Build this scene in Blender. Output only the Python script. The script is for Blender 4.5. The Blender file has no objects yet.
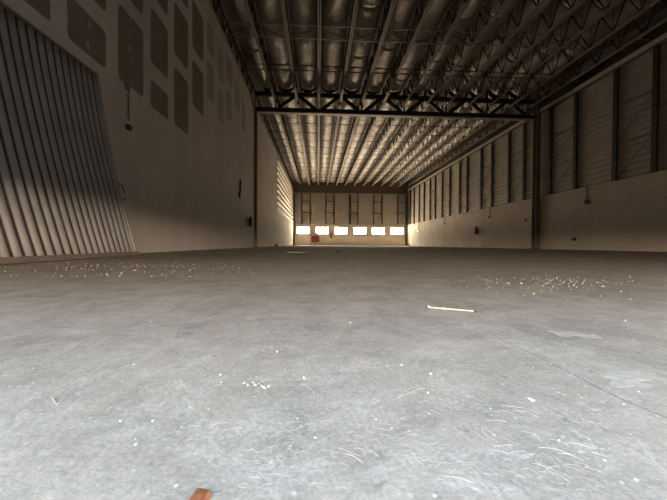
import bpy, math, random
from mathutils import Vector, Matrix, noise
sc = bpy.context.scene
COL = sc.collection
rnd = random.Random(7)

# ------------------------------------------------------------------ materials
def mat(name):
    m = bpy.data.materials.new(name); m.use_nodes = True
    nt = m.node_tree; b = nt.nodes['Principled BSDF']
    return m, nt, b

def N(nt, t, **kw):
    n = nt.nodes.new(t)
    for k, v in kw.items():
        if k in n.inputs: n.inputs[k].default_value = v
        else: setattr(n, k, v)
    return n

def coords(nt, scale=(1, 1, 1)):
    tc = N(nt, 'ShaderNodeTexCoord'); mp = N(nt, 'ShaderNodeMapping')
    mp.inputs['Scale'].default_value = scale
    nt.links.new(tc.outputs['Object'], mp.inputs['Vector'])
    return mp.outputs['Vector']

def noise_tex(nt, scale, detail=4, rough=.55, stretch=(1, 1, 1), dist=0.0):
    n = N(nt, 'ShaderNodeTexNoise')
    n.inputs['Scale'].default_value = scale; n.inputs['Detail'].default_value = detail
    n.inputs['Roughness'].default_value = rough; n.inputs['Distortion'].default_value = dist
    nt.links.new(coords(nt, stretch), n.inputs['Vector'])
    return n.outputs['Fac']

def ramp(nt, fac, stops):
    r = N(nt, 'ShaderNodeValToRGB'); e = r.color_ramp.elements
    while len(e) < len(stops): e.new(.5)
    for el, (p, c) in zip(e, stops):
        el.position = p; el.color = (c[0], c[1], c[2], 1) if not isinstance(c, (int, float)) else (c, c, c, 1)
    nt.links.new(fac, r.inputs['Fac'])
    return r.outputs['Color']

def mix(nt, a, b, fac, mode='MIX'):
    m = N(nt, 'ShaderNodeMix', data_type='RGBA', blend_type=mode)
    for sock, v in ((m.inputs[0], fac), (m.inputs[6], a), (m.inputs[7], b)):
        if isinstance(v, (int, float)): sock.default_value = v
        elif isinstance(v, tuple): sock.default_value = (*v, 1)
        else: nt.links.new(v, sock)
    return m.outputs[2]

def bump(nt, b, h, strength=.3, dist=.01):
    n = N(nt, 'ShaderNodeBump'); n.inputs['Strength'].default_value = strength; n.inputs['Distance'].default_value = dist
    nt.links.new(h, n.inputs['Height']); nt.links.new(n.outputs['Normal'], b.inputs['Normal'])

def simple(name, col, rough=.6, metal=0., var=.12, scale=6., spec=.3):
    m, nt, b = mat(name)
    lo = tuple(c * (1 - var) for c in col); hi = tuple(min(1, c * (1 + var)) for c in col)
    nt.links.new(ramp(nt, noise_tex(nt, scale, 5), [(.3, lo), (.7, hi)]), b.inputs['Base Color'])
    b.inputs['Roughness'].default_value = rough; b.inputs['Metallic'].default_value = metal
    b.inputs['Specular IOR Level'].default_value = spec
    return m

M = {}
# dusty concrete floor
m, nt, b = mat('dusty_concrete'); M['floor'] = m
base = ramp(nt, noise_tex(nt, .9, 6, .6), [(.3, (.47, .428, .38)), (.7, (.60, .562, .515))])
c2 = ramp(nt, noise_tex(nt, 5.5, 8, .65, (1, 1, 1), .6), [(.32, .72), (.5, .96), (.68, 1.12)])
col = mix(nt, base, c2, .5, 'MULTIPLY')
swirl = ramp(nt, noise_tex(nt, 3.6, 7, .7, (1, 1, 1), 2.6), [(.48, 0.), (.515, .42), (.55, 0.)])          # wiped dust arcs
col = mix(nt, col, (.66, .65, .63), swirl)
pat = ramp(nt, noise_tex(nt, 3.3, 9, .72, (1, 1.6, 1), .3), [(.59, 0.), (.66, .5)])
col = mix(nt, col, (.62, .61, .57), pat)
dark = ramp(nt, noise_tex(nt, 26, 5, .7), [(.30, .55), (.40, 0.)])
col = mix(nt, col, (.27, .255, .235), dark)
for sc_, st_, a_ in ((3.6, (1, 1.9, 1), .25), (3.1, (2.2, 1, 1), .3), (17., (1, 1.4, 1), .16), (60., (1.3, 1, 1), .16)):
    tc_ = N(nt, 'ShaderNodeTexCoord'); mp_ = N(nt, 'ShaderNodeMapping'); mp_.inputs['Scale'].default_value = st_; mp_.inputs['Rotation'].default_value = (0, 0, a_ * 1.8)
    nt.links.new(tc_.outputs['Object'], mp_.inputs['Vector'])
    nn = N(nt, 'ShaderNodeTexNoise'); nn.inputs['Scale'].default_value = sc_; nn.inputs['Detail'].default_value = 9; nn.inputs['Roughness'].default_value = .68; nn.inputs['Distortion'].default_value = 1.1
    nt.links.new(mp_.outputs[0], nn.inputs['Vector'])
    col = mix(nt, col, ramp(nt, nn.outputs['Fac'], [(.34, .72), (.5, 1.), (.64, 1.16)]), a_ * 1.9, 'MULTIPLY')
vo = N(nt, 'ShaderNodeTexVoronoi', feature='F1'); vo.inputs['Scale'].default_value = 70
nt.links.new(coords(nt), vo.inputs['Vector'])
sp = ramp(nt, vo.outputs['Distance'], [(.10, 1.), (.19, 0.)])
gate = ramp(nt, noise_tex(nt, 14, 4, .6), [(.46, 0.), (.60, .9)])
spk = mix(nt, sp, gate, 1., 'MULTIPLY')
col = mix(nt, col, (.78, .77, .74), spk)
fine = ramp(nt, noise_tex(nt, 210, 4, .7), [(.3, .74), (.7, 1.2)])
col = mix(nt, col, fine, .8, 'MULTIPLY')
nt.links.new(col, b.inputs['Base Color'])
b.inputs['Roughness'].default_value = .85; b.inputs['Specular IOR Level'].default_value = .12
bump(nt, b, noise_tex(nt, 120, 6, .7), .35, .003)

# plaster wall
def plaster(name, lo, hi, streak=.06):
    m, nt, b = mat(name)
    c = ramp(nt, noise_tex(nt, .7, 6, .6), [(.3, lo), (.7, hi)])
    s = ramp(nt, noise_tex(nt, 2.2, 4, .6, (1, 1, .08)), [(.35, 1 - streak), (.65, 1.)])
    c = mix(nt, c, s, 1., 'MULTIPLY')
    nt.links.new(c, b.inputs['Base Color']); b.inputs['Roughness'].default_value = .85
    b.inputs['Specular IOR Level'].default_value = .2
    bump(nt, b, noise_tex(nt, 18, 5), .15, .01)
    return m
M['plaster'] = plaster('skimmed_plaster', (.56, .525, .495), (.66, .62, .585))
M['board'] = simple('bare_wall_board', (.23, .195, .16), .9, 0, .1, 2)
M['filler'] = simple('screw_filler', (.42, .38, .34), .9, 0, .08, 8)

def block(name, c1, c2, mortar, vec_axis):
    m, nt, b = mat(name)
    tc = N(nt, 'ShaderNodeTexCoord'); sep = N(nt, 'ShaderNodeSeparateXYZ'); cmb = N(nt, 'ShaderNodeCombineXYZ')
    nt.links.new(tc.outputs['Object'], sep.inputs[0])
    nt.links.new(sep.outputs[vec_axis], cmb.inputs[0]); nt.links.new(sep.outputs[2], cmb.inputs[1])
    br = N(nt, 'ShaderNodeTexBrick')
    br.inputs['Color1'].default_value = (*c1, 1); br.inputs['Color2'].default_value = (*c2, 1); br.inputs['Mortar'].default_value = (*mortar, 1)
    br.inputs['Scale'].default_value = 1; br.inputs['Brick Width'].default_value = .4; br.inputs['Row Height'].default_value = .2
    br.inputs['Mortar Size'].default_value = .008
    nt.links.new(cmb.outputs[0], br.inputs['Vector'])
    s = ramp(nt, noise_tex(nt, .8, 6, .6), [(.3, .85), (.7, 1.05)])
    c = mix(nt, br.outputs['Color'], s, 1., 'MULTIPLY')
    nt.links.new(c, b.inputs['Base Color']); b.inputs['Roughness'].default_value = .85
    b.inputs['Specular IOR Level'].default_value = .2
    bump(nt, b, br.outputs['Fac'], -.25, .006)
    return m
M['block_y'] = block('painted_block', (.67, .62, .565), (.645, .595, .54), (.52, .475, .42), 1)
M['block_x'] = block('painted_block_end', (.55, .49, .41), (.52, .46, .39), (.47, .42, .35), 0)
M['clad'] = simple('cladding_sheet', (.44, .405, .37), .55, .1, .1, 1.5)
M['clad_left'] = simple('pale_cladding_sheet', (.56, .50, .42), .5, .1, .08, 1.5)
M['steel'] = simple('dark_painted_steel', (.06, .056, .052), .5, .2, .2, 8)
M['steel_mid'] = simple('brown_primed_steel', (.19, .155, .125), .5, .2, .2, 8)
M['ledger'] = simple('pale_ledger_steel', (.62, .57, .50), .5, 0, .1, 8)
M['fade'] = simple('thinly_skimmed_board', (.40, .37, .34), .9, 0, .1, 2)
M['stud'] = simple('dark_brown_stud_steel', (.105, .085, .07), .5, .2, .2, 8)
M['column'] = simple('brown_column_paint', (.25, .205, .165), .6, .1, .12, 3)
M['joist'] = simple('grey_joist_steel', (.40, .36, .32), .45, .2, .2, 8)
M['web'] = simple('joist_web_steel', (.06, .054, .048), .5, .4, .2, 8)
M['galv'] = simple('galvanised_steel', (.36, .34, .31), .4, .6, .15, 10)
M['deck'] = simple('roof_deck', (.20, .165, .13), .7, .2, .2, 2)
# foil faced insulation
m, nt, b = mat('foil_insulation'); M['foil'] = m
nt.links.new(ramp(nt, noise_tex(nt, 2.5, 6, .65), [(.3, (.39, .36, .335)), (.7, (.58, .54, .50))]), b.inputs['Base Color'])
b.inputs['Metallic'].default_value = .55; b.inputs['Roughness'].default_value = .44
bump(nt, b, noise_tex(nt, 9, 5, .65, (1, .5, 1), .5), .5, .05)
M['tape'] = simple('insulation_seam', (.13, .10, .08), .7, 0, .2, 8)
# corrugated sheet
M['corr'] = simple('weathered_corrugated_metal', (.36, .36, .355), .6, .1, .14, 2.2)
M['rib_groove'] = simple('dark_panel_groove', (.085, .08, .076), .7, .1, .2, 5)  # groove darkness is put into this colour, not into rib depth
M['rail'] = simple('panel_bottom_rail', (.20, .175, .15), .6, .2, .15, 5)
M['white'] = simple('white_plaster_chip', (.76, .745, .715), .9, 0, .06, 60)
M['crumb'] = simple('pale_rubble', (.72, .68, .62), .9, 0, .1, 60)
M['spill'] = simple('dried_plaster', (.60, .575, .52), .9, 0, .22, 70)
M['straw'] = simple('pale_dry_straw', (.57, .56, .545), .85, 0, .1, 50)
M['brick'] = simple('broken_brick', (.26, .10, .048), .9, 0, .3, 260)
M['stick'] = simple('pale_plastic_stick', (.62, .585, .46), .5, 0, .08, 40)
M['black'] = simple('black_plastic', (.02, .02, .02), .5, 0, .2, 20)
M['pale'] = simple('pale_plastic_box', (.55, .52, .46), .5, 0, .08, 20)
M['red'] = simple('red_painted_metal', (.16, .032, .026), .45, .1, .12, 6)
M['darkred'] = simple('dark_dusty_red_metal', (.07, .028, .02), .45, .1, .12, 6)
M['frame'] = simple('window_frame_paint', (.34, .29, .23), .5, 0, .06, 6)
M['groove'] = simple('saw_cut_joint', (.10, .095, .09), .95, 0, .2, 40)
m, nt, b = mat('window_pane'); M['pane'] = m
out = nt.nodes['Material Output']
tr = N(nt, 'ShaderNodeBsdfTransparent'); tr.inputs['Color'].default_value = (.95, .95, .92, 1)
gl = N(nt, 'ShaderNodeBsdfGlossy'); gl.inputs['Roughness'].default_value = .15
ms = N(nt, 'ShaderNodeMixShader'); ms.inputs[0].default_value = .06
nt.links.new(tr.outputs[0], ms.inputs[1]); nt.links.new(gl.outputs[0], ms.inputs[2]); nt.links.new(ms.outputs[0], out.inputs['Surface'])
m, nt, b = mat('lit_lamp_lens'); M['lamp'] = m
b.inputs['Emission Color'].default_value = (1, .72, .36, 1); b.inputs['Emission Strength'].default_value = 2.2

# ------------------------------------------------------------------ mesh builder
class MB:
    def __init__(s): s.v = []; s.f = []; s.mi = []; s.sm = []
    def add(s, vs, fs, mi=0, smooth=False):
        o = len(s.v); s.v += [tuple(v) for v in vs]
        for f in fs: s.f.append([i + o for i in f]); s.mi.append(mi); s.sm.append(smooth)
    def box(s, x0, x1, y0, y1, z0, z1, mi=0):
        vs = [(x, y, z) for x in (x0, x1) for y in (y0, y1) for z in (z0, z1)]
        s.add(vs, [(0, 1, 3, 2), (4, 6, 7, 5), (0, 4, 5, 1), (2, 3, 7, 6), (0, 2, 6, 4), (1, 5, 7, 3)], mi)
        return s
    def bar(s, a, b, w, h=None, mi=0, up=(0, 0, 1)):
        a = Vector(a); b = Vector(b); t = (b - a).normalized(); u = Vector(up)
        if abs(t.dot(u)) > .98: u = Vector((0, 1, 0))
        r = t.cross(u).normalized(); u = r.cross(t); h = h or w
        vs = [p + r * (sx * w / 2) + u * (sy * h / 2) for p in (a, b) for sx, sy in ((-1, -1), (1, -1), (1, 1), (-1, 1))]
        s.add(vs, [(3, 2, 1, 0), (4, 5, 6, 7), (0, 1, 5, 4), (1, 2, 6, 5), (2, 3, 7, 6), (3, 0, 4, 7)], mi)
        return s
    def tube(s, pts, r, n=8, mi=0, taper=None):
        pts = [Vector(p) for p in pts]; k = len(pts); vs = []
        for i, p in enumerate(pts):
            t = (pts[min(i + 1, k - 1)] - pts[max(i - 1, 0)]).normalized()
            u = Vector((0, 0, 1)) if abs(t.z) < .95 else Vector((0, 1, 0))
            a = t.cross(u).normalized(); b = a.cross(t)
            rr = r if not taper else r * (1 + (taper - 1) * i / max(1, k - 1))
            vs += [p + a * (rr * math.cos(2 * math.pi * j / n)) + b * (rr * math.sin(2 * math.pi * j / n)) for j in range(n)]
        fs = [(i * n + j, (i + 1) * n + j, (i + 1) * n + (j + 1) % n, i * n + (j + 1) % n) for i in range(k - 1) for j in range(n)]
        s.add(vs, fs, mi, True)
        s.add(vs[:n], [tuple(range(n))], mi); s.add(vs[-n:], [tuple(reversed(range(n)))], mi)
        return s
    def lathe(s, c, prof, n=20, axis='z', mi=0):
        c = Vector(c); vs = []
        for r, h in prof:
            for j in range(n):
                a = 2 * math.pi * j / n
                p = {'z': (r * math.cos(a), r * math.sin(a), h), 'x': (h, r * math.cos(a), r * math.sin(a)), 'y': (r * math.cos(a), h, r * math.sin(a))}[axis]
                vs.append(c + Vector(p))
        k = len(prof)
        s.add(vs, [(i * n + j, i * n + (j + 1) % n, (i + 1) * n + (j + 1) % n, (i + 1) * n + j) for i in range(k - 1) for j in range(n)], mi, True)
        s.add(vs[:n], [tuple(reversed(range(n)))], mi); s.add(vs[-n:], [tuple(range(n))], mi)
        return s
    def build(s, name, mats, parent=None, origin=(0, 0, 0), bevel=0):
        o = Vector(origin)
        me = bpy.data.meshes.new(name); me.from_pydata([Vector(v) - o for v in s.v], [], s.f)
        for mm in (mats if isinstance(mats, (list, tuple)) else [mats]): me.materials.append(mm)
        me.polygons.foreach_set('material_index', s.mi); me.polygons.foreach_set('use_smooth', s.sm)
        me.update()
        ob = bpy.data.objects.new(name, me); COL.objects.link(ob)
        if parent:
            ob.parent = parent; base = Vector(parent.location)
            if parent.parent: base = base + Vector(parent.parent.location)
            ob.location = o - base
        else: ob.location = o
        if bevel:
            bv = ob.modifiers.new('bevel', 'BEVEL'); bv.width = bevel; bv.segments = 2; bv.limit_method = 'ANGLE'
        return ob

def tag(o, label=None, cat=None, group=None, kind=None):
    if label: o['label'] = label
    if cat: o['category'] = cat
    if group: o['group'] = group
    if kind: o['kind'] = kind
    return o
def empty(name, loc, label, cat, group=None, kind=None):
    o = bpy.data.objects.new(name, None); o.empty_display_size = .2; COL.objects.link(o); o.location = loc
    return tag(o, label, cat, group, kind)
ORD = ['first', 'second', 'third', 'fourth', 'fifth', 'sixth', 'seventh', 'eighth', 'ninth', 'tenth', 'eleventh', 'twelfth', 'thirteenth', 'fourteenth', 'fifteenth', 'sixteenth', 'seventeenth', 'eighteenth']

# ------------------------------------------------------------------ dimensions (metres, camera stands at x=0 y=0)
XL, XR, YT, YF, Y0 = -3.49, 12.70, 17.35, 43.55, -.25
ZL = 7.76                             # top of the left wall
ZB, ZJ, ZD = 3.0, 8.02, 9.05          # block wall top, underside of joists, roof deck
SP = 1.198                            # joist spacing

# ------------------------------------------------------------------ setting
f = MB(); f.add([(-3.74, -.45, 0), (12.95, -.45, 0), (12.95, 43.8, 0), (-3.74, 43.8, 0)], [(0, 1, 2, 3)])
f.box(-3.74, 12.95, -.45, 43.8, -.3, -.01)
# saw-cut control joint, slightly ragged, sunk line lying on the slab
pts = [(.385, .640), (.3916, .5782), (.3949, .5093), (.3952, .4528), (.394, .40), (.398, .365), (.4064, .3375), (.412, .28), (.414, .20)]
for (xa, ya), (xb, yb) in zip(pts, pts[1:]):
    w = .0006
    f.add([(xa - w, ya, .0006), (xb - w, yb, .0006), (xb + w, yb, .0006), (xa + w, ya, .0006)], [(0, 1, 2, 3)], 1)
tag(f.build('floor', [M['floor'], M['groove']]), kind='structure', label='dusty pale grey concrete floor slab', cat='floor')

def ragged(cx, cy, w, h, seed, n=26, amp=.16, sq=4):
    r = random.Random(seed); ph = [r.uniform(0, 6.28) for _ in range(5)]
    out = []
    for i in range(n):
        a = 2 * math.pi * i / n
        k = 1 + amp * sum(math.sin((j + 2) * a + ph[j]) / (1 + .4 * j) for j in range(5))
        c_, s_ = math.cos(a), math.sin(a)
        q = (abs(c_) ** sq + abs(s_) ** sq) ** (-1 / sq)       # squarish
        out.append((cx + w / 2 * q * k * c_, cy + h / 2 * q * k * s_))
    return out

# left wall: near half of skimmed board with bare board patches, far half of block and pale cladding
w = MB()
w.box(XL - .25, XL, Y0 - .2, YT, 0, ZL)
w.box(XL - .50, XL - .25, Y0 - .2, YT, ZL - .1, ZD + .1)
patches = [(3.60, 4.26, 3.05, 3.34), (4.51, 5.32, 3.03, 3.66), (4.51, 5.33, 3.94, 4.70), (5.61, 6.41, 3.06, 4.40), (5.61, 6.41, 4.66, 5.9),
           (6.66, 7.42, 3.96, 5.12), (6.66, 7.42, 5.40, 6.6), (6.66, 7.42, 3.03, 3.63), (7.71, 8.53, 4.76, 6.07), (7.71, 8.54, 3.06, 4.50),
           (7.71, 8.53, 6.35, 7.3), (8.79, 9.64, 5.60, 6.95), (8.79, 9.64, 4.00, 5.31), (9.93, 10.62, 6.27, 7.22), (9.92, 10.59, 4.77, 6.02),
           (11.0, 11.62, 5.92, 7.12), (11.0, 11.62, 4.5, 5.65), (11.93, 12.85, 6.36, 7.4), (11.95, 12.7, 5.0, 6.1), (13.2, 13.95, 5.9, 7.0), (14.3, 15.0, 5.4, 6.8)]
for i, (ya, yb, za, zb) in enumerate(patches):
    pg = ragged((ya + yb) / 2, (za + zb) / 2, (yb - ya) * .97, (zb - za) * .97, 100 + i, 64, .010, 11)
    w.add([(XL + .002, y, z) for y, z in pg], [tuple(range(len(pg)))], 3 if ya > 9.5 else 1)
dots = [(4.94, 3.50, .05, .11), (4.91, 3.18, .05, .10), (5.97, 4.31, .05, .10), (5.97, 4.09, .05, .10), (5.96, 3.80, .06, .12), (5.98, 3.58, .02, .13), (5.98, 3.38, .02, .14), (5.98, 3.2, .02, .1), (7.05, 3.50, .05, .07), (7.05, 3.26, .03, .12),
        (6.03, 5.2, .05, .1), (8.1, 5.5, .04, .08), (8.1, 5.0, .04, .08), (7.05, 4.7, .04, .08), (7.05, 4.3, .04, .08)]
for i, (y, z, dy, dz) in enumerate(dots):
    pg = ragged(y, z, dy, dz, 300 + i, 16, .08)
    w.add([(XL + .004, yy, zz) for yy, zz in pg], [tuple(range(len(pg)))], 2)
wl = w.build('wall_left', [M['plaster'], M['board'], M['filler'], M['fade']])
tag(wl, kind='structure', label='left wall, skimmed board then block and cladding', cat='wall')
w = MB(); w.box(XL - .25, XL, YT, YF + .3, 0, ZB); w.box(XL - .25, XL, YT, 26.6, ZB, ZL); w.box(XL - .50, XL - .25, YT, YF + .3, ZL - .1, ZD + .1)
w.build('block_section', M['block_y'], wl)
def corrugate(mb, axis_pos, s0, s1, z0, z1, period, depth, plane, sign, mi=0):
    """horizontal trapezoid ribs; the sheet runs s0..s1 along y (plane 'x') or x (plane 'y')"""
    prof = []; z = z0
    while z < z1 - 1e-6:
        for fr, d in ((0, 0), (.42, 0), (.55, 1), (.87, 1)):
            zz = z + fr * period
            if zz < z1: prof.append((zz, d * depth))
        z += period
    prof.append((z1, 0))
    vs = []
    for zz, d in prof:
        for s in (s0, s1):
            vs.append((axis_pos + sign * d, s, zz) if plane == 'x' else (s, axis_pos + sign * d, zz))
    mb.add(vs, [(2 * i, 2 * i + 1, 2 * i + 3, 2 * i + 2) for i in range(len(prof) - 1)], mi)
w = MB(); corrugate(w, XL - .03, 26.6, YF + .2, ZB, ZL, .5, .10, 'x', 1); w.box(XL - .25, XL - .1, 26.6, YF + .3, ZB, ZL)
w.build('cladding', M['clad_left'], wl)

# right wall
w = MB(); w.box(XR, XR + .25, Y0 - .2, YF + .3, 0, ZB)
wr = w.build('wall_right', M['block_y']); tag(wr, kind='structure', label='right wall, pale block below and metal cladding above', cat='wall')
w = MB(); corrugate(w, XR + .14, Y0, YF + .2, ZB - .05, ZD + .05, .25, .06, 'x', -1); w.box(XR + .16, XR + .25, Y0 - .2, YF + .3, ZB, ZD + .1)
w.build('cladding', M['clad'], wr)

# far wall with six window openings
WIN = [(-3.02, -1.20), (-.37, 1.46), (2.30, 4.13), (4.98, 6.82), (7.61, 9.46), (10.29, 12.12)]
WZ0, WZ1 = 1.62, 2.60
w = MB(); w.box(XL - .50, XR + .25, YF, YF + .25, 0, WZ0); w.box(XL - .50, XR + .25, YF, YF + .25, WZ1, ZB)
xs = [XL - .50] + [x for p in WIN for x in p] + [XR + .25]
for i in range(0, len(xs), 2): w.box(xs[i], xs[i + 1], YF, YF + .25, WZ0, WZ1)
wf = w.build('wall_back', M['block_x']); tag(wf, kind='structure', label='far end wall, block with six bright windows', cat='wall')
w = MB(); corrugate(w, YF + .12, XL - .5, XR + .1, ZB - .05, ZD + .05, .2, .03, 'y', -1); w.box(XL - .50, XR + .25, YF + .14, YF + .25, ZB, ZD + .1)
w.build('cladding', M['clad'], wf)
for i, (a, c) in enumerate(WIN):
    fr = MB(); t = .045; y0, y1 = YF + .06, YF + .14
    fr.box(a, c, y0, y1, WZ0, WZ0 + t); fr.box(a, c, y0, y1, WZ1 - t, WZ1); fr.box(a, a + t, y0, y1, WZ0 + t, WZ1 - t); fr.box(c - t, c, y0, y1, WZ0 + t, WZ1 - t)
    wn = fr.build('window_%d' % (i + 1), M['frame'])
    tag(wn, kind='structure', label='%s bright window from the left in the far wall' % ORD[i], cat='window')
    p = MB(); p.box(a + t, c - t, YF + .095, YF + .101, WZ0 + t, WZ1 - t); p.build('pane', M['pane'], wn)
    s = MB(); s.box(a - .04, c + .04, YF - .05, YF + .06, WZ0 - .05, WZ0); s.build('window_sill', M['frame'], wn)

# front wall: the roller shutter is raised a little; the camera looks in under it
OX0, OX1, OZ = -2.9, 5.2, .86
w = MB(); w.box(XL - .50, OX0, Y0 - .2, Y0, 0, ZD + .1); w.box(OX1, XR + .25, Y0 - .2, Y0, 0, ZD + .1); w.box(OX0, OX1, Y0 - .2, Y0, 4.5, ZD + .1)
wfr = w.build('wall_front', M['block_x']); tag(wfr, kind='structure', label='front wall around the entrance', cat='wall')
w = MB(); corrugate(w, Y0 - .12, OX0, OX1, OZ, 4.5, .1, .02, 'y', 1); w.box(OX0, OX1, Y0 - .17, Y0 - .13, OZ, 4.5)
d1 = w.build('door_1', M['clad']); tag(d1, kind='structure', label='roller shutter raised a little above the floor', cat='door')

# roof deck
w = MB(); w.box(XL - .50, XR + .25, Y0 - .2, YF + .3, ZD, ZD + .15)
tag(w.build('ceiling', M['deck']), kind='structure', label='underside of the roof deck', cat='ceiling')

for i, (ya, yb, lab) in enumerate(((Y0, YT - .14, 'pale steel ledger along the top of the left wall, camera side'), (YT + .14, YF, 'pale steel ledger along the top of the left wall, far side'))):
    w = MB(); w.box(XL - .2, XL + .035, ya, yb, ZL, ZL + .015); w.box(XL + .02, XL + .035, ya, yb, ZL - .07, ZL)
    tag(w.build('trim_%d' % (i + 1), M['ledger']), kind='structure', label=lab, cat='trim')

# ------------------------------------------------------------------ roof joists
KS = list(range(-3, 11))
def jx(k): return XL - .10 if k == -3 else k * SP
def make_joist(ya, yb, name='roof_joist'):
    L = yb - ya; e = .18 if yb < 20 else 2.3          # the far ends turn up to the end girder
    root = bpy.data.objects.new(name, None); root.empty_display_size = .2; COL.objects.link(root)
    t = MB(); t.box(-.065, -.012, 0, L, ZD - .10, ZD - .01); t.box(.012, .065, 0, L, ZD - .10, ZD - .01); t.box(-.065, .065, 0, L, ZD - .012, ZD - .002)
    t.build('top_chord', M['joist'], root)
    bt = MB(); bt.box(-.065, -.014, .18, L - e, ZJ, ZJ + .02); bt.box(.014, .065, .18, L - e, ZJ, ZJ + .02)
    bt.box(-.024, -.014, .18, L - e, ZJ + .02, ZJ + .075); bt.box(.014, .024, .18, L - e, ZJ + .02, ZJ + .075)
    bt.build('bottom_chord', M['joist'], root)
    wb = MB(); n = max(2, round(L / .98)); p = L / n
    for i in range(n):
        y = i * p
        if y + p / 2 > L - e:
            wb.bar((0, y, ZD - .08), (0, min(y + p, L - .05), ZD - .08), .034, .034); continue
        a = (0, max(y, .05), ZD - .08); m_ = (0, y + p / 2, ZJ + .04); c = (0, min(y + p, L - .05), ZD - .08)
        wb.bar(a, m_, .034, .034); wb.bar(m_, c, .034, .034)
        wb.bar((0, y + p / 2, ZJ + .04), (0, y + p / 2, ZD - .08), .018, .018)
    wb.build('web', M['web'], root)
    return root
def dup(root):
    r = root.copy(); COL.objects.link(r)
    for ch in list(root.children):
        c = ch.copy(); COL.objects.link(c); c.parent = r
    return r
BAYS = [('near', Y0 + .02, YT - .02, 'before the girder truss'), ('far', YT + .02, YF - .02, 'beyond the girder truss')]
for bay, ya, yb, where in BAYS:
    proto = make_joist(ya, yb)
    for i, k in enumerate(KS):
        o = proto if i == 0 else dup(proto)
        o.location = (jx(k), ya, 0)
        tag(o, '%s open web roof joist from the left, %s' % (ORD[i], where), 'roof joist', 'roof joists ' + where)

# sagging foil insulation between the joists
for bay, ya, yb, where in BAYS:
    for i in range(len(KS) - 1):
        x0, x1 = jx(KS[i]) + (.46 if i == 0 else .12), jx(KS[i + 1]) - .12
        mb = MB(); r = random.Random(i * 7 + (0 if bay == 'near' else 900))
        seam = 2.9 if bay == 'near' else 1.02
        off = r.uniform(0, seam) if bay == 'near' else r.uniform(.3, .6)
        ys = []; y = ya + .06; L = yb - (.06 if bay == 'near' else 1.2)
        n = int((L - y) / .17)
        ys = [y + (L - y) * j / n for j in range(n + 1)]
        marks = []
        q = ya + off
        while q < L - .3:
            marks.append(q); q += seam * (r.uniform(.9, 1.1) if bay == 'near' else 1)
        for q in marks: ys += [q - .09, q - .03, q + .03, q + .09]
        ys = sorted(set(ys)); NS = 14; vs = []
        ph = r.uniform(0, 50)
        for y in ys:
            dq = min([abs(y - q) for q in marks] + [9])
            pinch = .86 if dq < .03 else 1.
            sag = (.44 + .05 * noise.noise(Vector((ph, y * .35, 0)))) * pinch
            e = min(y - ya, yb - y)
            if e < .35: sag *= max(.05, math.sqrt(max(0, 1 - (1 - e / .35) ** 2))) if bay == 'near' else 1
            for j in range(NS + 1):
                t = j / NS; u = 2 * t - 1
                pr = (1 - abs(u) ** 2.3) ** .62 if abs(u) < 1 else 0
                z = ZD - .02 - sag * pr + .035 * noise.noise(Vector((ph + u * 2.2, y * 2.1, 3))) * pr
                z = min(z, ZD - .015)
                vs.append((x0 + (x1 - x0) * t, y, z))
        fs = []; 
        for a in range(len(ys) - 1):
            tape = any(abs((ys[a] + ys[a + 1]) / 2 - q) < .012 for q in marks)
            mb_f = [(a * (NS + 1) + j, a * (NS + 1) + j + 1, (a + 1) * (NS + 1) + j + 1, (a + 1) * (NS + 1) + j) for j in range(NS)]
            fs.append((tape, mb_f))
        o0 = len(mb.v); mb.v += vs
        for tape, ff in fs:
            for q in ff: mb.f.append([x + o0 for x in q]); mb.mi.append(1 if tape else 0); mb.sm.append(True)
        o = mb.build('insulation_blanket', [M['foil'], M['tape']], None, ((x0 + x1) / 2, ya, ZD - .02))
        tag(o, '%s sagging foil insulation blanket from the left, %s' % (ORD[i], where), 'insulation', 'insulation blankets ' + where)

# bridging lines and diagonals between the joists
def rod(name, pts, r, material, label, cat, group=None):
    o = MB().tube(pts, r, 8).build(name, material, None, pts[0]); return tag(o, label, cat, group)
G1 = 'bridging lines under the near joists'
for y, lab in ((11.4, 'bridging line under the near joists, farther of the two from the girder truss'), (12.12, 'bridging line under the near joists, nearer of the two to the girder truss')):
    o = MB().bar((XL + .02, y, ZJ + .10), (XR - .02, y, ZJ + .10), .03, .03).build('bridging_line', M['galv'], None, (XL + .02, y, ZJ + .1)); tag(o, lab, 'bridging line', G1)
for i in range(len(KS) - 1):
    xa, xb = jx(KS[i]) + .07, jx(KS[i + 1]) - .07
    if i % 2: a, c = (xa, 11.45, ZJ + .06), (xb, 12.07, ZJ + .06)
    else: a, c = (xa, 12.07, ZJ + .06), (xb, 11.45, ZJ + .06)
    o = MB().bar(a, c, .024, .024).build('bridging_brace', M['web'], None, a)
    tag(o, 'slim diagonal brace between the %s and %s near roof joists' % (ORD[i], ORD[i + 1]), 'brace', 'diagonal braces in the near bay')
for j, y in enumerate((14.05, 14.45)):
    rod('overhead_pipe', [(XL + .02, y, ZJ + .16), (XR - .05, y, ZJ + .16)], .026, M['steel_mid'], 'dark thin pipe across the near joists, %s the girder truss' % ('second before' if j == 0 else 'last before'), 'pipe', 'pipes across the near joists')
for j in range(15):
    y = 18.9 + 1.65 * j
    o = MB().bar((XL + .02, y, ZJ + .10), (XR - .02, y, ZJ + .10), .03, .03).build('bridging_line', M['web'], None, (XL + .02, y, ZJ + .1))
    tag(o, '%s thin bridging line beyond the girder truss, counted from it' % ORD[j], 'bridging line', 'bridging lines under the far joists')

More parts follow.
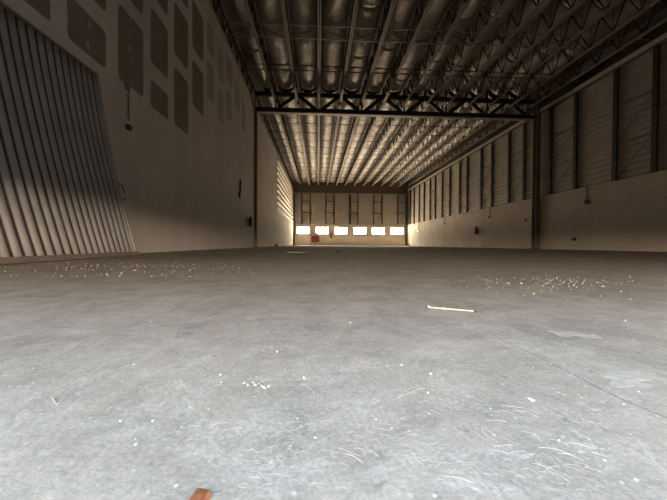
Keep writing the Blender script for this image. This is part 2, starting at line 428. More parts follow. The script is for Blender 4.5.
# ------------------------------------------------------------------ girder truss
tr_ = empty('girder_truss', (XL, YT, 7.45), 'dark steel girder truss spanning the hall between the two columns', 'truss')
b_ = MB(); b_.box(XL + .02, XR - .35, YT - .14, YT + .14, 7.40, 7.43, 1); b_.box(XL + .02, XR - .35, YT - .07, YT - .03, 7.43, 7.68); b_.box(XL + .02, XR - .35, YT + .03, YT + .07, 7.43, 7.68)
b_.box(XL + .02, XR - .35, YT - .10, YT + .10, 7.65, 7.68)
b_.build('bottom_chord', [M['steel'], M['joist']], tr_)
t_ = MB(); t_.box(XL + .02, XR - .35, YT - .11, YT + .11, 8.50, 8.53); t_.box(XL + .02, XR - .35, YT - .06, YT - .03, 8.32, 8.50); t_.box(XL + .02, XR - .35, YT + .03, YT + .06, 8.32, 8.50)
t_.build('top_chord', M['steel'], tr_)
for k_ in range(-2, 11):
    MB().box(k_ * SP - .03, k_ * SP + .03, YT - .05, YT + .05, 8.53, ZD - .02).build('joist_seat', M['steel'], tr_)
bx_ = [k * SP for k in range(-2, 11, 2)]
for x in bx_:
    for dx in (-SP, SP):
        xt = x + dx
        if xt < XL + .2 or xt > XR - .4: continue
        s_ = .16 if dx < 0 else -.16
        MB().bar((x - s_ * 1.1, YT, 7.66), (xt + s_ * .8, YT, 8.36), .19, .12, 0, (0, 1, 0)).build('diagonal', M['steel'], tr_)
    MB().bar((x, YT, 7.68), (x, YT, 8.34), .07, .07).build('vertical_strut', M['steel'], tr_)

# columns
c_ = MB(); c_.box(XL, XL + .10, YT - .135, YT - .12, 0, 7.40); c_.box(XL, XL + .10, YT + .12, YT + .135, 0, 7.40); c_.box(XL + .045, XL + .055, YT - .12, YT + .12, 0, 7.40)
cl = empty('steel_column', (XL, YT, 0), 'slim dark steel column against the left wall under the truss end', 'column', 'steel columns')
c_.build('shaft', M['column'], cl); MB().box(XL, XL + .16, YT - .16, YT + .16, 0, .02).build('base_plate', M['steel'], cl)
c_ = MB(); c_.box(XR - .26, XR - .02, YT - .17, YT - .15, 0, 8.8); c_.box(XR - .26, XR - .02, YT + .15, YT + .17, 0, 8.8); c_.box(XR - .15, XR - .13, YT - .15, YT + .15, 0, 8.8)
cr = empty('steel_column', (XR - .3, YT, 0), 'wide brown steel column at the right wall under the truss end', 'column', 'steel columns')
c_.build('shaft', M['column'], cr); MB().box(XR - .38, XR, YT - .2, YT + .2, 0, .03).build('base_plate', M['steel'], cr)
# far wall columns
for x, wd, lab in ((XL + .14, .22, 'brown steel column in the far left corner'), (4.45, .26, 'brown steel column in the middle of the far wall above the windows'), (XR - .19, .24, 'brown steel column in the far right corner')):
    z0 = ZB if abs(x - 4.45) < .1 else 0
    k = empty('end_column', (x, YF - .12, z0), lab, 'column', 'end wall columns')
    yb = YF - .02
    c_ = MB(); c_.box(x - wd / 2, x + wd / 2, yb - .20, yb - .18, z0, 7.3); c_.box(x - wd / 2, x + wd / 2, yb - .02, yb, z0, 7.3); c_.box(x - .01, x + .01, yb - .18, yb - .02, z0, 7.3)
    c_.build('shaft', M['steel'] if z0 else M['stud'], k)
    MB().box(x - wd / 2 - .03, x + wd / 2 + .03, yb - .23, yb, 7.18, 7.3).build('cap_plate', M['galv'], k)
k = empty('end_girder', (XL, YF - .15, 7.3), 'deep brown steel girder along the top of the far wall', 'girder')
g = MB(); g.box(XL + .05, XR - .05, YF - .16, YF - .14, 7.34, 8.94); g.build('girder_plate', M['steel_mid'], k)
g = MB(); g.box(XL + .05, XR - .05, YF - .30, YF - .02, 7.30, 7.34); g.build('bottom_flange', M['galv'], k)
g = MB(); g.box(XL + .05, XR - .05, YF - .30, YF - .02, 8.94, 8.98); g.build('top_flange', M['steel_mid'], k)

# eave beams along the right wall
for ya, yb, lab in ((Y0 + .05, YT - .25, 'long steel eave beam on top of the right wall studs, camera side of the truss'), (YT + .25, YF - .35, 'long steel eave beam on top of the right wall studs, beyond the truss')):
    k = empty('eave_beam', (XR - .1, ya, 7.75), lab, 'beam', 'eave beams')
    MB().box(XR - .16, XR + .10, ya, yb, 7.75, 7.80).build('bottom_flange', M['galv'], k)
    MB().box(XR - .18, XR - .16, ya, yb, 7.75, 7.93).build('face_channel', M['ledger'], k)
    MB().box(XR - .04, XR - .02, ya, yb, 7.80, 8.45).build('beam_plate', M['steel'], k)
    MB().box(XR - .16, XR + .10, ya, yb, 8.45, 8.48).build('top_flange', M['steel'], k)

# right wall studs, in braced pairs
PAIR = [(11.2, 12.78), (14.85, 16.52), (18.70, 20.22), (22.26, 23.78), (26.05, 27.45), (29.55, 31.4), (33.3, 34.85), (36.85, 38.7), (40.75, 42.5)]
idx = 0
def near_col(y): return 'before the wide column' if y < YT else 'beyond the wide column'
cnt = {True: 0, False: 0}
tot_near = sum(1 for p in PAIR for y in p if y < YT)
for pi, (a, c) in enumerate(PAIR):
    for y in (a, c):
        side = y < YT
        lab = ('%s dark wall stud above the right block wall, counted from the right frame edge' % ORD[cnt[True]]) if side else ('%s wall stud above the right block wall beyond the wide column' % ORD[cnt[False]])
        cnt[side] += 1
        s = MB(); x0, x1 = XR - .02, XR + .09
        s.box(x0, x0 + .01, y - .09, y + .09, ZB, 7.75); s.box(x0 + .01, x1, y - .09, y - .075, ZB, 7.75); s.box(x0 + .01, x1, y + .075, y + .09, ZB, 7.75)
        tag(s.build('wall_stud', M['steel'], None, (XR, y, ZB)), lab, 'wall stud', 'studs on the right wall')
    k = empty('stud_bracing', (XR + .03, a, ZB), 'cross ties and diagonal rods of the %s pair of studs along the right wall' % ORD[pi], 'bracing', 'bracing between stud pairs on the right wall')
    for z in (4.55, 6.15): MB().bar((XR + .03, a + .09, z), (XR + .03, c - .09, z), .05, .05).build('tie', M['steel_mid'], k)
    for z0, z1 in ((3.05, 4.5), (4.6, 6.1)): MB().bar((XR + .03, a + .09, z1), (XR + .03, c - .09, z0), .022, .022).build('diagonal_rod', M['steel_mid'], k)

# far wall studs, paired like ladders
FP = [(-2.32, -1.12), (1.08, 2.22), (4.45, 5.59), (7.82, 9.03), (11.29, None)]
n = 0
for pi, (a, c) in enumerate(FP):
    for x in (a, c):
        if x is None or abs(x - 4.45) < .01: continue
        s = MB(); s.box(x - .08, x + .08, YF - .02, YF - .01, ZB, 7.3); s.box(x - .08, x - .065, YF - .01, YF + .085, ZB, 7.3); s.box(x + .065, x + .08, YF - .01, YF + .085, ZB, 7.3)
        tag(s.build('end_wall_stud', M['stud'], None, (x, YF, ZB)), '%s slim stud from the left on the far wall above the windows' % ORD[n], 'wall stud', 'studs on the far wall'); n += 1
    c2 = c if c is not None else XR - .32
    a2 = a + (.14 if abs(a - 4.45) < .01 else .08)
    k = empty('end_stud_bracing', (a, YF, ZB), 'ladder rungs and diagonal rod, %s pair of studs from the left on the far wall' % ORD[pi], 'bracing', 'bracing between stud pairs on the far wall')
    for z in (4.61, 6.18): MB().bar((a2, YF + .03, z), (c2 - .08, YF + .03, z), .08, .08).build('tie', M['stud'], k)
    MB().bar((a2, YF + .03, 3.2), (c2 - .08, YF + .03, 4.5), .05, .05).build('diagonal_rod', M['stud'], k)

# ------------------------------------------------------------------ corrugated panel leaning on the left wall
def corr_panel():
    k = empty('corrugated_panel', (-3.0, 3.6, 0), 'tall grey corrugated metal panel leaning against the left wall', 'panel')
    # base line on the floor and top line against the wall; ribs run from base to top
    B0, B1 = Vector((-2.655, 1.75, .06)), Vector((-2.935, 5.10, .06))
    T0, T1 = Vector((XL + .05, 1.95, 2.74)), Vector((XL + .05, 5.00, 2.78))
    nrm = (B1 - B0).cross(T0 - B0).normalized()
    if nrm.x < 0: nrm = -nrm
    nr = 26; per = 15; rows = 10; vs = []; mb = MB()
    nc = nr * per
    for j in range(rows + 1):
        v = j / rows
        for i in range(nc + 1):
            u = i / nc; p = (B0.lerp(B1, u)).lerp(T0.lerp(T1, u), v)
            ph = (i % per) / per
            q = (ph - 5 / 15) / (2 / 3); hgt = math.sin(math.pi * min(q, 1)) ** .6 if q > 0 else 0       # rounded ribs, dark grooves
            p = p + Vector((-.05 * 4 * v * (1 - v), 0, 0)) + nrm * (.024 * hgt) + nrm * (.012 * noise.noise(Vector((u * 3, v * 2, 5))))
            vs.append(p)
    mb.add(vs, [(j * (nc + 1) + i, j * (nc + 1) + i + 1, (j + 1) * (nc + 1) + i + 1, (j + 1) * (nc + 1) + i) for j in range(rows) for i in range(nc)], 0, True)
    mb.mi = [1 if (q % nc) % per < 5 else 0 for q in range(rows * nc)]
    o = mb.build('sheet', [M['corr'], M['rib_groove']], k)
    so = o.modifiers.new('thickness', 'SOLIDIFY'); so.thickness = .006; so.offset = -1
    r = MB(); e = nrm * .035
    r.bar(B0 + e * .6 - Vector((0, 0, .028)), B1 + e * .6 - Vector((0, 0, .028)), .10, .055); r.build('bottom_rail', M['rail'], k)
    r = MB(); r.bar(T0 + nrm * .02, T1 + nrm * .02, .03, .03); r.build('top_rail', M['rail'], k)
    bow = lambda v: B1.lerp(T1, v) + Vector((-.05 * 4 * v * (1 - v), 0, 0)) + nrm * .02
    r = MB(); r.tube([bow(q / 10) for q in range(11)], .022, 8); r.build('edge_trim', M['corr'], k)
    def onedge(v, out): return bow(v) + (B1 - B0).normalized() * out + nrm * .03
    h = MB(); h.tube([onedge(.30, .0), onedge(.305, .07), onedge(.345, .09), onedge(.385, .07), onedge(.39, .0)], .011, 8)
    h.build('handle', M['rail'], k)
corr_panel()

# ------------------------------------------------------------------ small things on the walls
def conduit_drop(x, sgn, y, z0, z1, label, box=(.09, .10), material=None, r=.018, cat='conduit'):
    k = empty('conduit_drop', (x, y, z0), label, cat, 'conduit drops on the walls')
    material = material or M['steel_mid']
    MB().tube([(x + sgn * .03, y, z0 + .12), (x + sgn * .03, y, z1)], r, 10).build('conduit', material, k)
    bw, bh = box
    a, c = sorted((x, x + sgn * .07))
    MB().box(a, c, y - bw, y + bw, z0 - bh, z0 + bh).build('socket_box', M['steel'] if material != M['pale'] else M['pale'], k, bevel=.008)
    for zz in (z0 + (z1 - z0) * .35, z0 + (z1 - z0) * .8):
        a, c = sorted((x, x + sgn * .055)); MB().box(a, c, y - .03, y + .03, zz - .012, zz + .012).build('clip', M['galv'], k)
    return k
k = conduit_drop(XL, 1, 5.86, 2.30, 3.0, 'rusty conduit with boxes at both ends on the left wall beyond the panel', (.055, .045), None, .012)
MB().box(XL, XL + .05, 5.80, 5.90, 2.97, 3.07).build('junction_box', M['steel_mid'], k, bevel=.006)
conduit_drop(XL, 1, 14.05, 2.35, 3.05, 'dark conduit drop on the left wall before the slim column', (.16, .12), None, .03)
conduit_drop(XR, -1, 14.1, 2.28, 3.0, 'conduit drop on the right wall on the near side of the wide column')
conduit_drop(XR, -1, 22.4, 2.32, 3.1, 'conduit drop on the right wall just before the extinguisher', (.08, .09))
conduit_drop(XR, -1, 30.55, 2.35, 3.1, 'conduit drop high on the right wall between the extinguisher and the lit lamp', (.08, .09))

def extinguisher(x, sgn, y, z0, h, label, face='x'):
    k = empty('fire_extinguisher', (x, y, z0), label, 'fire extinguisher', 'fire extinguishers on the walls')
    r = h * .16; cx, cy = (x + sgn * (r + .03), y) if face == 'x' else (x, y + sgn * (r + .03))
    MB().lathe((cx, cy, z0), [(r * .85, 0), (r, .02), (r, h * .68), (r * .8, h * .77), (r * .35, h * .82), (r * .3, h * .86)], 20).build('cylinder', M['red'] if face == 'y' else M['darkred'], k)
    MB().box(cx - .03, cx + .03, cy - .03, cy + .03, z0 + h * .86, z0 + h * .93).build('valve', M['black'], k)
    MB().bar((cx, cy - .02, z0 + h * .95), (cx, cy + .14, z0 + h), .03, .02).build('handle', M['black'], k)
    MB().tube([(cx, cy + .03, z0 + h * .9), (cx, cy + r * .9, z0 + h * .86), (cx, cy + r + .03, z0 + h * .6), (cx, cy + r + .02, z0 + h * .2)], .014, 8).build('hose', M['black'], k)
    if face == 'x':
        a, c = sorted((x - sgn * .002, x + sgn * .04)); MB().box(a, c, y - .05, y + .05, z0 + h * .5, z0 + h * .62).build('bracket', M['steel'], k)
    else:
        a, c = sorted((y, y + sgn * .04)); MB().box(x - .05, x + .05, a, c, z0 + h * .5, z0 + h * .62).build('bracket', M['steel'], k)
extinguisher(XL, 1, 15.65, 1.05, .55, 'small extinguisher hung on the left wall near the slim column')
extinguisher(XR, -1, 24.1, 1.08, .66, 'extinguisher hung on the right wall beyond the wide column')
extinguisher(1.83, -1, YF, 1.0, .92, 'extinguisher hung on the far wall between the second and third windows', 'y')

# red hose cabinet below the second window, with a pale control box above
k = empty('hose_cabinet', (-.38, YF, 0), 'dark red hose cabinet on the far wall below the windows', 'cabinet')
MB().box(-.96, .20, YF - .26, YF - .002, .49, 1.29).build('cabinet_body', M['red'], k, bevel=.015)
d = MB().box(-.91, .15, YF - .285, YF - .262, .54, 1.24).build('door', M['red'], k, bevel=.008)
MB().box(.07, .11, YF - .31, YF - .285, .86, .98).build('door_handle', M['galv'], d)
MB().tube([(-.38, YF - .06, 0), (-.38, YF - .06, .495)], .03, 8).build('riser_pipe', M['steel_mid'], k)
k = empty('control_box', (-.22, YF, 1.3), 'small pale control box on the sill of the second window', 'box')
MB().box(-.42, -.08, YF - .16, YF - .06, 1.60, 1.86).build('box_body', M['pale'], k, bevel=.01)
MB().tube([(-.25, YF - .03, 1.3), (-.25, YF - .03, 1.54)], .02, 8).build('cable', M['steel_mid'], k)
MB().box(-.38, -.12, YF - .166, YF - .16, 1.64, 1.82).build('cover', M['pale'], k)

# hose tap and socket on the right wall
k = empty('wall_tap', (XR, 14.75, .53), 'dark round tap plate low on the right wall before the wide column', 'tap')
MB().lathe((XR, 14.75, .53), [(.09, 0), (.09, -.02), (.05, -.03)], 20, 'x').build('flange', M['steel'], k)
MB().tube([(XR - .03, 14.75, .53), (XR - .12, 14.75, .53), (XR - .15, 14.75, .46)], .025, 10).build('spout', M['steel'], k)
MB().bar((XR - .08, 14.70, .58), (XR - .08, 14.80, .58), .02, .02).build('tap_handle', M['steel_mid'], k)
k = empty('wall_socket', (XR, 18.4, 1.76), 'tiny dark socket on the right wall just beyond the wide column', 'socket')
MB().box(XR - .04, XR, 18.33, 18.47, 1.68, 1.84).build('socket_body', M['steel'], k, bevel=.006)
MB().box(XR - .046, XR - .04, 18.36, 18.44, 1.71, 1.81).build('cover', M['steel_mid'], k)

# lit bulkhead lamp on a conduit drop
k = empty('wall_lamp', (XR, 38.55, 1.85), 'small lit lamp under a conduit on the right wall near the far corner', 'lamp')
MB().tube([(XR - .03, 38.55, 2.05), (XR - .03, 38.55, 2.95)], .03, 8).build('conduit', M['steel_mid'], k)
MB().box(XR - .06, XR, 38.40, 38.70, 1.75, 2.05).build('lamp_base', M['steel_mid'], k, bevel=.01)
MB().lathe((XR - .06, 38.55, 1.9), [(.11, 0), (.10, -.05), (.05, -.08)], 16, 'x').build('lens', M['lamp'], k)

# ------------------------------------------------------------------ things on the floor
def lump(name, x, y, sx, sy, sz, material, seed, parent=None, sub=2, rough=.28):
    r = random.Random(seed); off = Vector((r.uniform(0, 99), r.uniform(0, 99), r.uniform(0, 99)))
    import bmesh
    bm = bmesh.new(); bmesh.ops.create_icosphere(bm, subdivisions=sub, radius=1)
    rot = Matrix.Rotation(r.uniform(0, 6.28), 3, 'Z')
    for v in bm.verts:
        d = 1 + rough * 1.6 * noise.noise(v.co * 1.3 + off)
        c = v.co * d; c = Vector((max(-.8, min(.8, c.x)), max(-.85, min(.85, c.y)), max(-.75, min(.8, c.z))))
        c = rot @ Vector((c.x * sx / 2, c.y * sy / 2, c.z * sz / 2)); v.co = c
    zmin = min(v.co.z for v in bm.verts)
    for v in bm.verts: v.co.z -= zmin
    me = bpy.data.meshes.new(name); bm.to_mesh(me); bm.free(); me.materials.append(material)
    o = bpy.data.objects.new(name, me); COL.objects.link(o); o.location = (x, y, 0)
    return o

# brick fragment at the bottom edge: a cracked wedge, hand shaped
bk = MB()
top = [(-.0945, .2475), (-.0885, .2468), (-.0832, .2440), (-.0842, .2385), (-.0852, .2335), (-.0915, .2350), (-.0968, .2372), (-.0952, .2425)]
n_ = len(top); cx, cy = -.0898, .2405
hts = [.0062, .0058, .0060, .0054, .0050, .0053, .0056, .0060]
vs = [(cx + (x - cx) * 1.10, cy + (y - cy) * 1.08, 0) for x, y in top] + [(cx + (x - cx) * (1.12 + .03 * math.sin(i * 2.1)), cy + (y - cy) * 1.09, h * .5) for i, ((x, y), h) in enumerate(zip(top, hts))] + [(x, y, h) for (x, y), h in zip(top, hts)] + [(cx + .0008, cy, .0058)]
fs = [tuple(reversed(range(n_)))] + [(a * n_ + i, a * n_ + (i + 1) % n_, (a + 1) * n_ + (i + 1) % n_, (a + 1) * n_ + i) for a in (0, 1) for i in range(n_)] + [(2 * n_ + i, 2 * n_ + (i + 1) % n_, 3 * n_) for i in range(n_)]
bk.v = vs; bk.f = [list(q)[::-1] for q in fs]; bk.mi = [0] * len(fs); bk.sm = [False] * len(fs)
tag(bk.build('brick_fragment', M['brick'], None, (-.0905, .2465, 0), bevel=.0005), 'small orange brown brick fragment at the bottom edge', 'brick fragment')

# pale stick with a collar and a dark tip
A = Vector((.348, .955, .0036)); B = Vector((.472, .892, .0036)); u = (B - A).normalized()
k = empty('plastic_stick', (.41, .923, 0), 'thin pale yellowish stick with a collar lying on the floor right of centre', 'stick')
MB().tube([A, A.lerp(B, .3), A.lerp(B, .93)], .0024, 10, 0, .85).build('shaft', M['stick'], k)
MB().tube([A.lerp(B, .31), A.lerp(B, .345)], .0036, 12).build('collar', M['white'], k)
MB().tube([A.lerp(B, .93), B + Vector((0, 0, -.001))], .0026, 10, 0, .4).build('tip', M['black'], k)
MB().tube([A, A + Vector((-.001, 0, .006))], .0026, 8).build('hook', M['stick'], k)

# distinct chips: (x, y, width mm, label)
chips = [(.276, .384, 7.5, 'flat white chip right of centre, largest one in the right foreground'), (-.184, .354, 3.6, 'white chip left of centre with a dark shadow, above the oval one'),
         (-.179, .313, 4.0, 'flat oval white chip, left foreground'), (-.074, .573, 4.6, 'white chip in the middle distance left of centre'),
         (-.020, .460, 5.2, 'white knobbly chip just left of centre beside the stubby cluster'), (-.035, .471, 2.4, 'tiny white crumb left of the knobbly chip'),
         (-.147, .475, 3.8, 'white chip far left of the knobbly chip'), (.082, .780, 4.0, 'white chip near centre, middle distance'),
         (.128, 1.188, 6.0, 'pale chip straight ahead beyond the stick level'), (.818, .783, 7.0, 'white chip at right between the patches'),
         (.175, .468, 4.2, 'white chip right of the knobbly chip at centre'), (.235, .524, 2.6, 'small white crumb below the stick'),
         (.372, .763, 3.6, 'white crumb right below the tip of the stick'), (.149, .407, 4.0, 'white chip below centre at right of the straw'),
         (.132, .356, 3.0, 'flat white chip in the straw, middle of the foreground'), (.247, .302, 3.2, 'small white chip in the straw, right foreground'),
         (.186, .314, 2.4, 'tiny white chip in the straw right of the middle'), (.272, .248, 3.0, 'white chip at the bottom edge on the right'),
         (.267, .272, 2.6, 'white crumb in the straw near the lower right'), (-.137, .448, 3.0, 'small pale chip left of the stubby cluster'),
         (.040, .66, 3.2, 'small pale chip near the centre of the floor'), (.115, .50, 3.0, 'small pale chip between the centre chips'),
         (-.30, .52, 3.0, 'small pale chip at the left in the middle distance'), (-.42, .80, 4.2, 'small pale chip far left in the middle distance'),
         (.50, .60, 3.2, 'small pale chip beside the crack near the pale patch'), (.44, .40, 2.8, 'small pale chip right of the crack in the foreground')]
for i, (x, y, mm_, lab) in enumerate(chips):
    s = mm_ / 1000 * (.95 if i in (0, 2) else .74)
    o = lump('plaster_chip', x, y, s * 1.5, s * .85, s * (.32 if i in (0, 2, 14) else .75), M['white'], 500 + i, None, 2, .55)
    tag(o, lab, 'plaster chip', 'white plaster chips on the near floor')
# stubby cluster left of the knobbly chip
pts = [(-.098, .44), (-.092, .447), (-.087, .438), (-.083, .443), (-.078, .436), (-.074, .431), (-.071, .427), (-.068, .433), (-.079, .449), (-.104, .446)]
for i, (x, y) in enumerate(pts):
    s = .0018 + .0018 * rnd.random()
    o = lump('plaster_crumb', x, y, s * 1.7, s * .9, s * .8, M['white'], 700 + i, None, 2, .6)
    tag(o, 'white plaster crumb in the stubby cluster left of centre', 'plaster crumb', 'crumbs in the stubby cluster')

# crumbs strewn in two bands across the middle distance
def band(n, fx, fy, smin, smax, label, group, seed, name='rubble_crumb', cat='rubble crumb'):
    r = random.Random(seed); protos = []
    for i in range(n):
        x, y = fx(r), None
        x, y = x
        s = r.uniform(smin, smax)
        if len(protos) < 8:
            o = lump(name, x, y, 1.3, 1.0, .8, M['crumb'], seed * 31 + i, None, 1); protos.append(o)
        else:
            o = r.choice(protos).copy(); COL.objects.link(o); o.location = (x, y, 0); o.rotation_euler = (0, 0, r.uniform(0, 6.28))
        o.scale = (s, s, s); tag(o, label, cat, group)
def bl(r):
    y = min(5.2, max(1.9, r.gauss(2.75, .5))); px = r.choice([r.gauss(-.62, .18), r.gauss(-.52, .25), r.uniform(-1.0, .1)])
    return max(-2.5, px * y), y
def br(r):
    y = max(1.1, r.gauss(1.65, .22)); px = r.choice([r.gauss(.72, .12), r.gauss(.8, .16), r.uniform(.45, 1.1)])
    return px * y, y
band(210, bl, None, .0035, .0095, 'tiny pale rubble crumb in the band strewn across the floor at left', 'rubble crumbs in the left band', 3)
band(85, br, None, .0025, .006, 'tiny pale rubble crumb in the band strewn across the floor at right', 'rubble crumbs in the right band', 5)
def bn(r):
    y = r.uniform(.3, 1.1); return r.uniform(-1.02, 1.1) * y, y
band(110, bn, None, .0009, .0024, 'speck of white plaster grit loose on the near floor', 'plaster grit on the near floor', 9, 'plaster_grit', 'plaster grit')

gb = MB(); r = random.Random(71)
for i in range(720):
    x, y = bl(r) if i < 560 else br(r)
    if i < 560 and r.random() < .35: x = r.uniform(-.55, .12) * y
    s_ = r.uniform(.0016, .0042); a_ = r.uniform(0, 6.28)
    P_ = [(x + s_ * math.cos(a_ + q * 2.1) * r.uniform(.6, 1.2), y + s_ * math.sin(a_ + q * 2.1) * r.uniform(.6, 1.2), 0) for q in range(3)] + [(x, y, s_ * r.uniform(.6, 1.2))]
    gb.add(P_, [(0, 2, 1), (0, 1, 3), (1, 2, 3), (2, 0, 3)])
tag(gb.build('fine_rubble', M['crumb']), 'fine pale rubble grains sprinkled among the crumbs in the middle distance', 'rubble', None, 'stuff')
tag(lump('dark_stone', .492, 7.6, .10, .08, .06, M['steel'], 41), 'small dark stone on the floor in front of the far windows', 'stone')
k = MB(); k.lathe((-2.58, 19.4, 0), [(.16, 0), (.15, .03), (.07, .12), (.03, .22), (.01, .24)], 16)
tag(k.build('rubble_heap', M['steel_mid'], None, (-2.58, 19.4, 0)), 'small dark pointed heap by the left wall just past the slim column', 'heap')
pl = MB(); pg = ragged(0, 0, .42, .5, 77, 20, .1); pl.add([(-.52 + a, 7.3 + c, 0) for a, c in pg] + [(-.52 + a * .95, 7.3 + c * .95, .012) for a, c in pg], [tuple(range(20, 40))] + [(i, (i + 1) % 20, 20 + (i + 1) % 20, 20 + i) for i in range(20)])
tag(pl.build('board_scrap', M['crumb'], None, (-.52, 7.3, 0)), 'flat pale board scrap on the dark floor near the left of the windows', 'scrap')
# thin pale spills of dried plaster
for (cx, cy, w_, h_, seed, lab) in ((.575, .668, .085, .05, 61, 'pale dried plaster spill on the floor at right, farther one'), (.462, .438, .072, .042, 62, 'pale dried plaster spill on the floor at right beside the crack')):
    pg = ragged(cx, cy, w_, h_, seed, 60, .24, 2.5); n_ = len(pg)
    s = MB(); s.add([(x, y, 0) for x, y in pg] + [(cx + (x - cx) * .96, cy + (y - cy) * .96, .0002) for x, y in pg], [tuple(range(n_, 2 * n_))] + [(i, (i + 1) % n_, n_ + (i + 1) % n_, n_ + i) for i in range(n_)])
    tag(s.build('plaster_spill', M['spill'], None, (cx, cy, 0)), lab, 'plaster spill', 'dried plaster spills')

# straw strands
def strand(r, x, y, ang, L, rad=.00045):
    pts = []; a = ang; px, py = x, y; bend = r.choice([r.uniform(-.25, .25), r.uniform(-.9, .9)])
    n_ = 7; lift = r.uniform(0, .10) * L
    for i in range(n_):
        t = i / (n_ - 1); pts.append((px, py, rad * 1.05 + lift * math.sin(math.pi * t)))
        px += math.cos(a) * L / (n_ - 1); py += math.sin(a) * L / (n_ - 1); a += bend / n_ * r.uniform(.3, 1.3)
    return pts
clusters = [((.172, .305), .022, 9, (1.0, 2.2), 'in the upright tuft right of the middle'), ((.205, .296), .028, 8, (1.6, 3.6), 'in the tangle right of the upright tuft'),
            ((.255, .285), .03, 6, (2.0, 3.4), 'at the lower right'), ((.235, .35), .03, 6, (2.2, 3.6), 'above the right tangle'), ((-.045, .285), .02, 7, (.6, 2.8), 'right of the brick fragment'),
            ((.05, .285), .022, 6, (1.7, 3.0), 'in the middle of the foreground'), ((.12, .262), .025, 8, (.4, 3.0), 'at the bottom middle'), ((.19, .255), .025, 7, (.3, 3.0), 'at the bottom right of the middle'),
            ((-.02, .40), .025, 5, (.2, 2.4), 'just left of centre'), ((.12, .40), .02, 4, (.2, 1.4), 'right of centre'), ((-.105, .335), .02, 5, (0., 1.6), 'at the left above the brick fragment')]
r = random.Random(21)
for (cx, cy), sprd, cnt_, (a0, a1), where in clusters:
    for i in range(cnt_):
        x, y = cx + r.uniform(-sprd, sprd), cy + r.uniform(-sprd, sprd) * .5
        L = r.uniform(.012, .028) * (cy / .3)
        o = MB().tube(strand(r, x, y, r.uniform(a0, a1), L), .00014 * r.uniform(.7, 1.3), 6).build('straw_strand', M['straw'], None, (x, y, 0))
        tag(o, 'thin pale straw strand on the floor ' + where, 'straw', 'straw strands ' + where)
# long curved strand at left
pts = [(-.3394, .4117), (-.3187, .3936), (-.3258, .4164), (-.3305, .4375), (-.3252, .4542)]
o = MB().tube([(x, y, .0009) for x, y in pts], .0005, 8, 0, .5).build('straw_strand', M['straw'], None, (*pts[0], 0)); tag(o, 'hooked pale strand lying alone at the left', 'straw')
# fine fibres nobody could count
fb = MB(); r = random.Random(33)
for i in range(1100):
    y = r.choice([r.uniform(.24, .36), r.uniform(.24, .6)]); x = r.uniform(-.45, 1.0) * y
    if noise.noise(Vector((x * 14, y * 14, 2))) < -.12: continue
    L = r.uniform(.004, .012); a = r.uniform(0, 3.14)
    p = strand(r, x, y, a, L, .00012); fb.tube(p[::2] if len(p) > 4 else p, .00011, 4)
tag(fb.build('straw_fibres', M['straw'], None, (0, 0, 0)), 'fine pale straw fibres and dust littering the foreground floor', 'fibres', None, 'stuff')

# ------------------------------------------------------------------ light
wd = bpy.data.worlds.new('sky'); sc.world = wd; wd.use_nodes = True
nt = wd.node_tree; bg = nt.nodes['Background']
tc = N(nt, 'ShaderNodeTexCoord'); sep = N(nt, 'ShaderNodeSeparateXYZ'); nt.links.new(tc.outputs['Generated'], sep.inputs[0])
def mapr(fac, a, b):
    n_ = N(nt, 'ShaderNodeMapRange'); n_.inputs[1].default_value = a; n_.inputs[2].default_value = b; nt.links.new(fac, n_.inputs[0]); return n_.outputs[0]
z01 = mapr(sep.outputs[2], -.5, .5)
S = 1.0
GB, HB, SB = (.90, .86, .84), (35, 26.5, 19.5), (5.3, 6.25, 7.2)       # ground / hazy horizon / sky on the entrance side
GF, SF = (67, 53, 39), (36, 31, 25)                                  # sunlit yard and bright sky on the far side
def wramp(stops):
    mx = max(max(c) for _, c in stops)
    col = ramp(nt, z01, [(p, tuple(v / mx for v in c)) for p, c in stops])
    return mix(nt, col, (mx, mx, mx), 1., 'MULTIPLY')
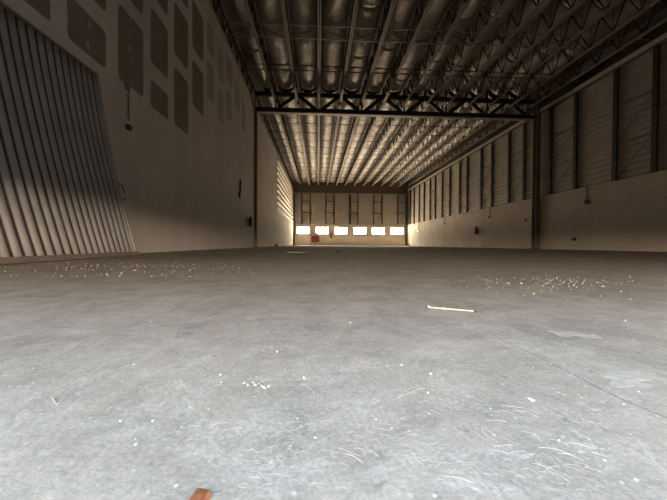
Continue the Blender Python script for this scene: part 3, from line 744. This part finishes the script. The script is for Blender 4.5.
back = wramp([(.0, GB), (.495, GB), (.505, HB), (.525, HB), (.62, (8.4, 6.8, 5.2)), (.82, (5.5, 6.05, 6.4)), (1., (5.1, 6.6, 8.2))])
far = wramp([(.0, GF), (.49, GF), (.52, SF), (1., SF)])
colr = mix(nt, back, far, mapr(sep.outputs[1], -.1, .1))
nt.links.new(colr, bg.inputs['Color']); bg.inputs['Strength'].default_value = S
sn = bpy.data.lights.new('sun', 'SUN'); sn.energy = 110; sn.color = (1, .84, .62); sn.angle = .009
so = bpy.data.objects.new('sun', sn); COL.objects.link(so)
so.rotation_euler = Vector((.08, -1, -1.15)).to_track_quat('-Z', 'Y').to_euler(); so.location = (4, 60, 25)
def portal(name, loc, sx, sy, d):
    l = bpy.data.lights.new(name, 'AREA'); l.shape = 'RECTANGLE'; l.size = sx; l.size_y = sy; l.cycles.is_portal = True
    o = bpy.data.objects.new(name, l); COL.objects.link(o); o.location = loc; o.rotation_euler = Vector(d).to_track_quat('-Z', 'Z').to_euler()
for a, c in WIN: portal('window_daylight', ((a + c) / 2, YF + .16, (WZ0 + WZ1) / 2), c - a, WZ1 - WZ0, (0, -1, 0))
portal('entrance_daylight', ((OX0 + OX1) / 2, Y0 - .21, OZ / 2), OX1 - OX0, OZ, (0, 1, 0))

# ------------------------------------------------------------------ camera
cam = bpy.data.cameras.new('camera'); co = bpy.data.objects.new('camera', cam); COL.objects.link(co)
F = Vector((.04990825, .99863275, -.01554958)); R = Vector((.99873665, -.0498101, .00663686)); U = Vector((-.00585326, .01586117, .99985707))
co.matrix_world = Matrix(((R.x, U.x, -F.x, 0), (R.y, U.y, -F.y, 0), (R.z, U.z, -F.z, .1995), (0, 0, 0, 1)))
cam.sensor_width = 36; cam.lens = 36 * 310.0 / 667; cam.clip_start = .01; cam.clip_end = 200
cam.shift_y = (248.9965 - 250) / 667
sc.camera = co
sc.view_settings.view_transform = 'Standard'; sc.view_settings.look = 'None'; sc.view_settings.gamma = 1; sc.view_settings.use_curve_mapping = False
sc.view_settings.exposure = 0.08
sc.cycles.diffuse_bounces = 6; sc.cycles.max_bounces = 10
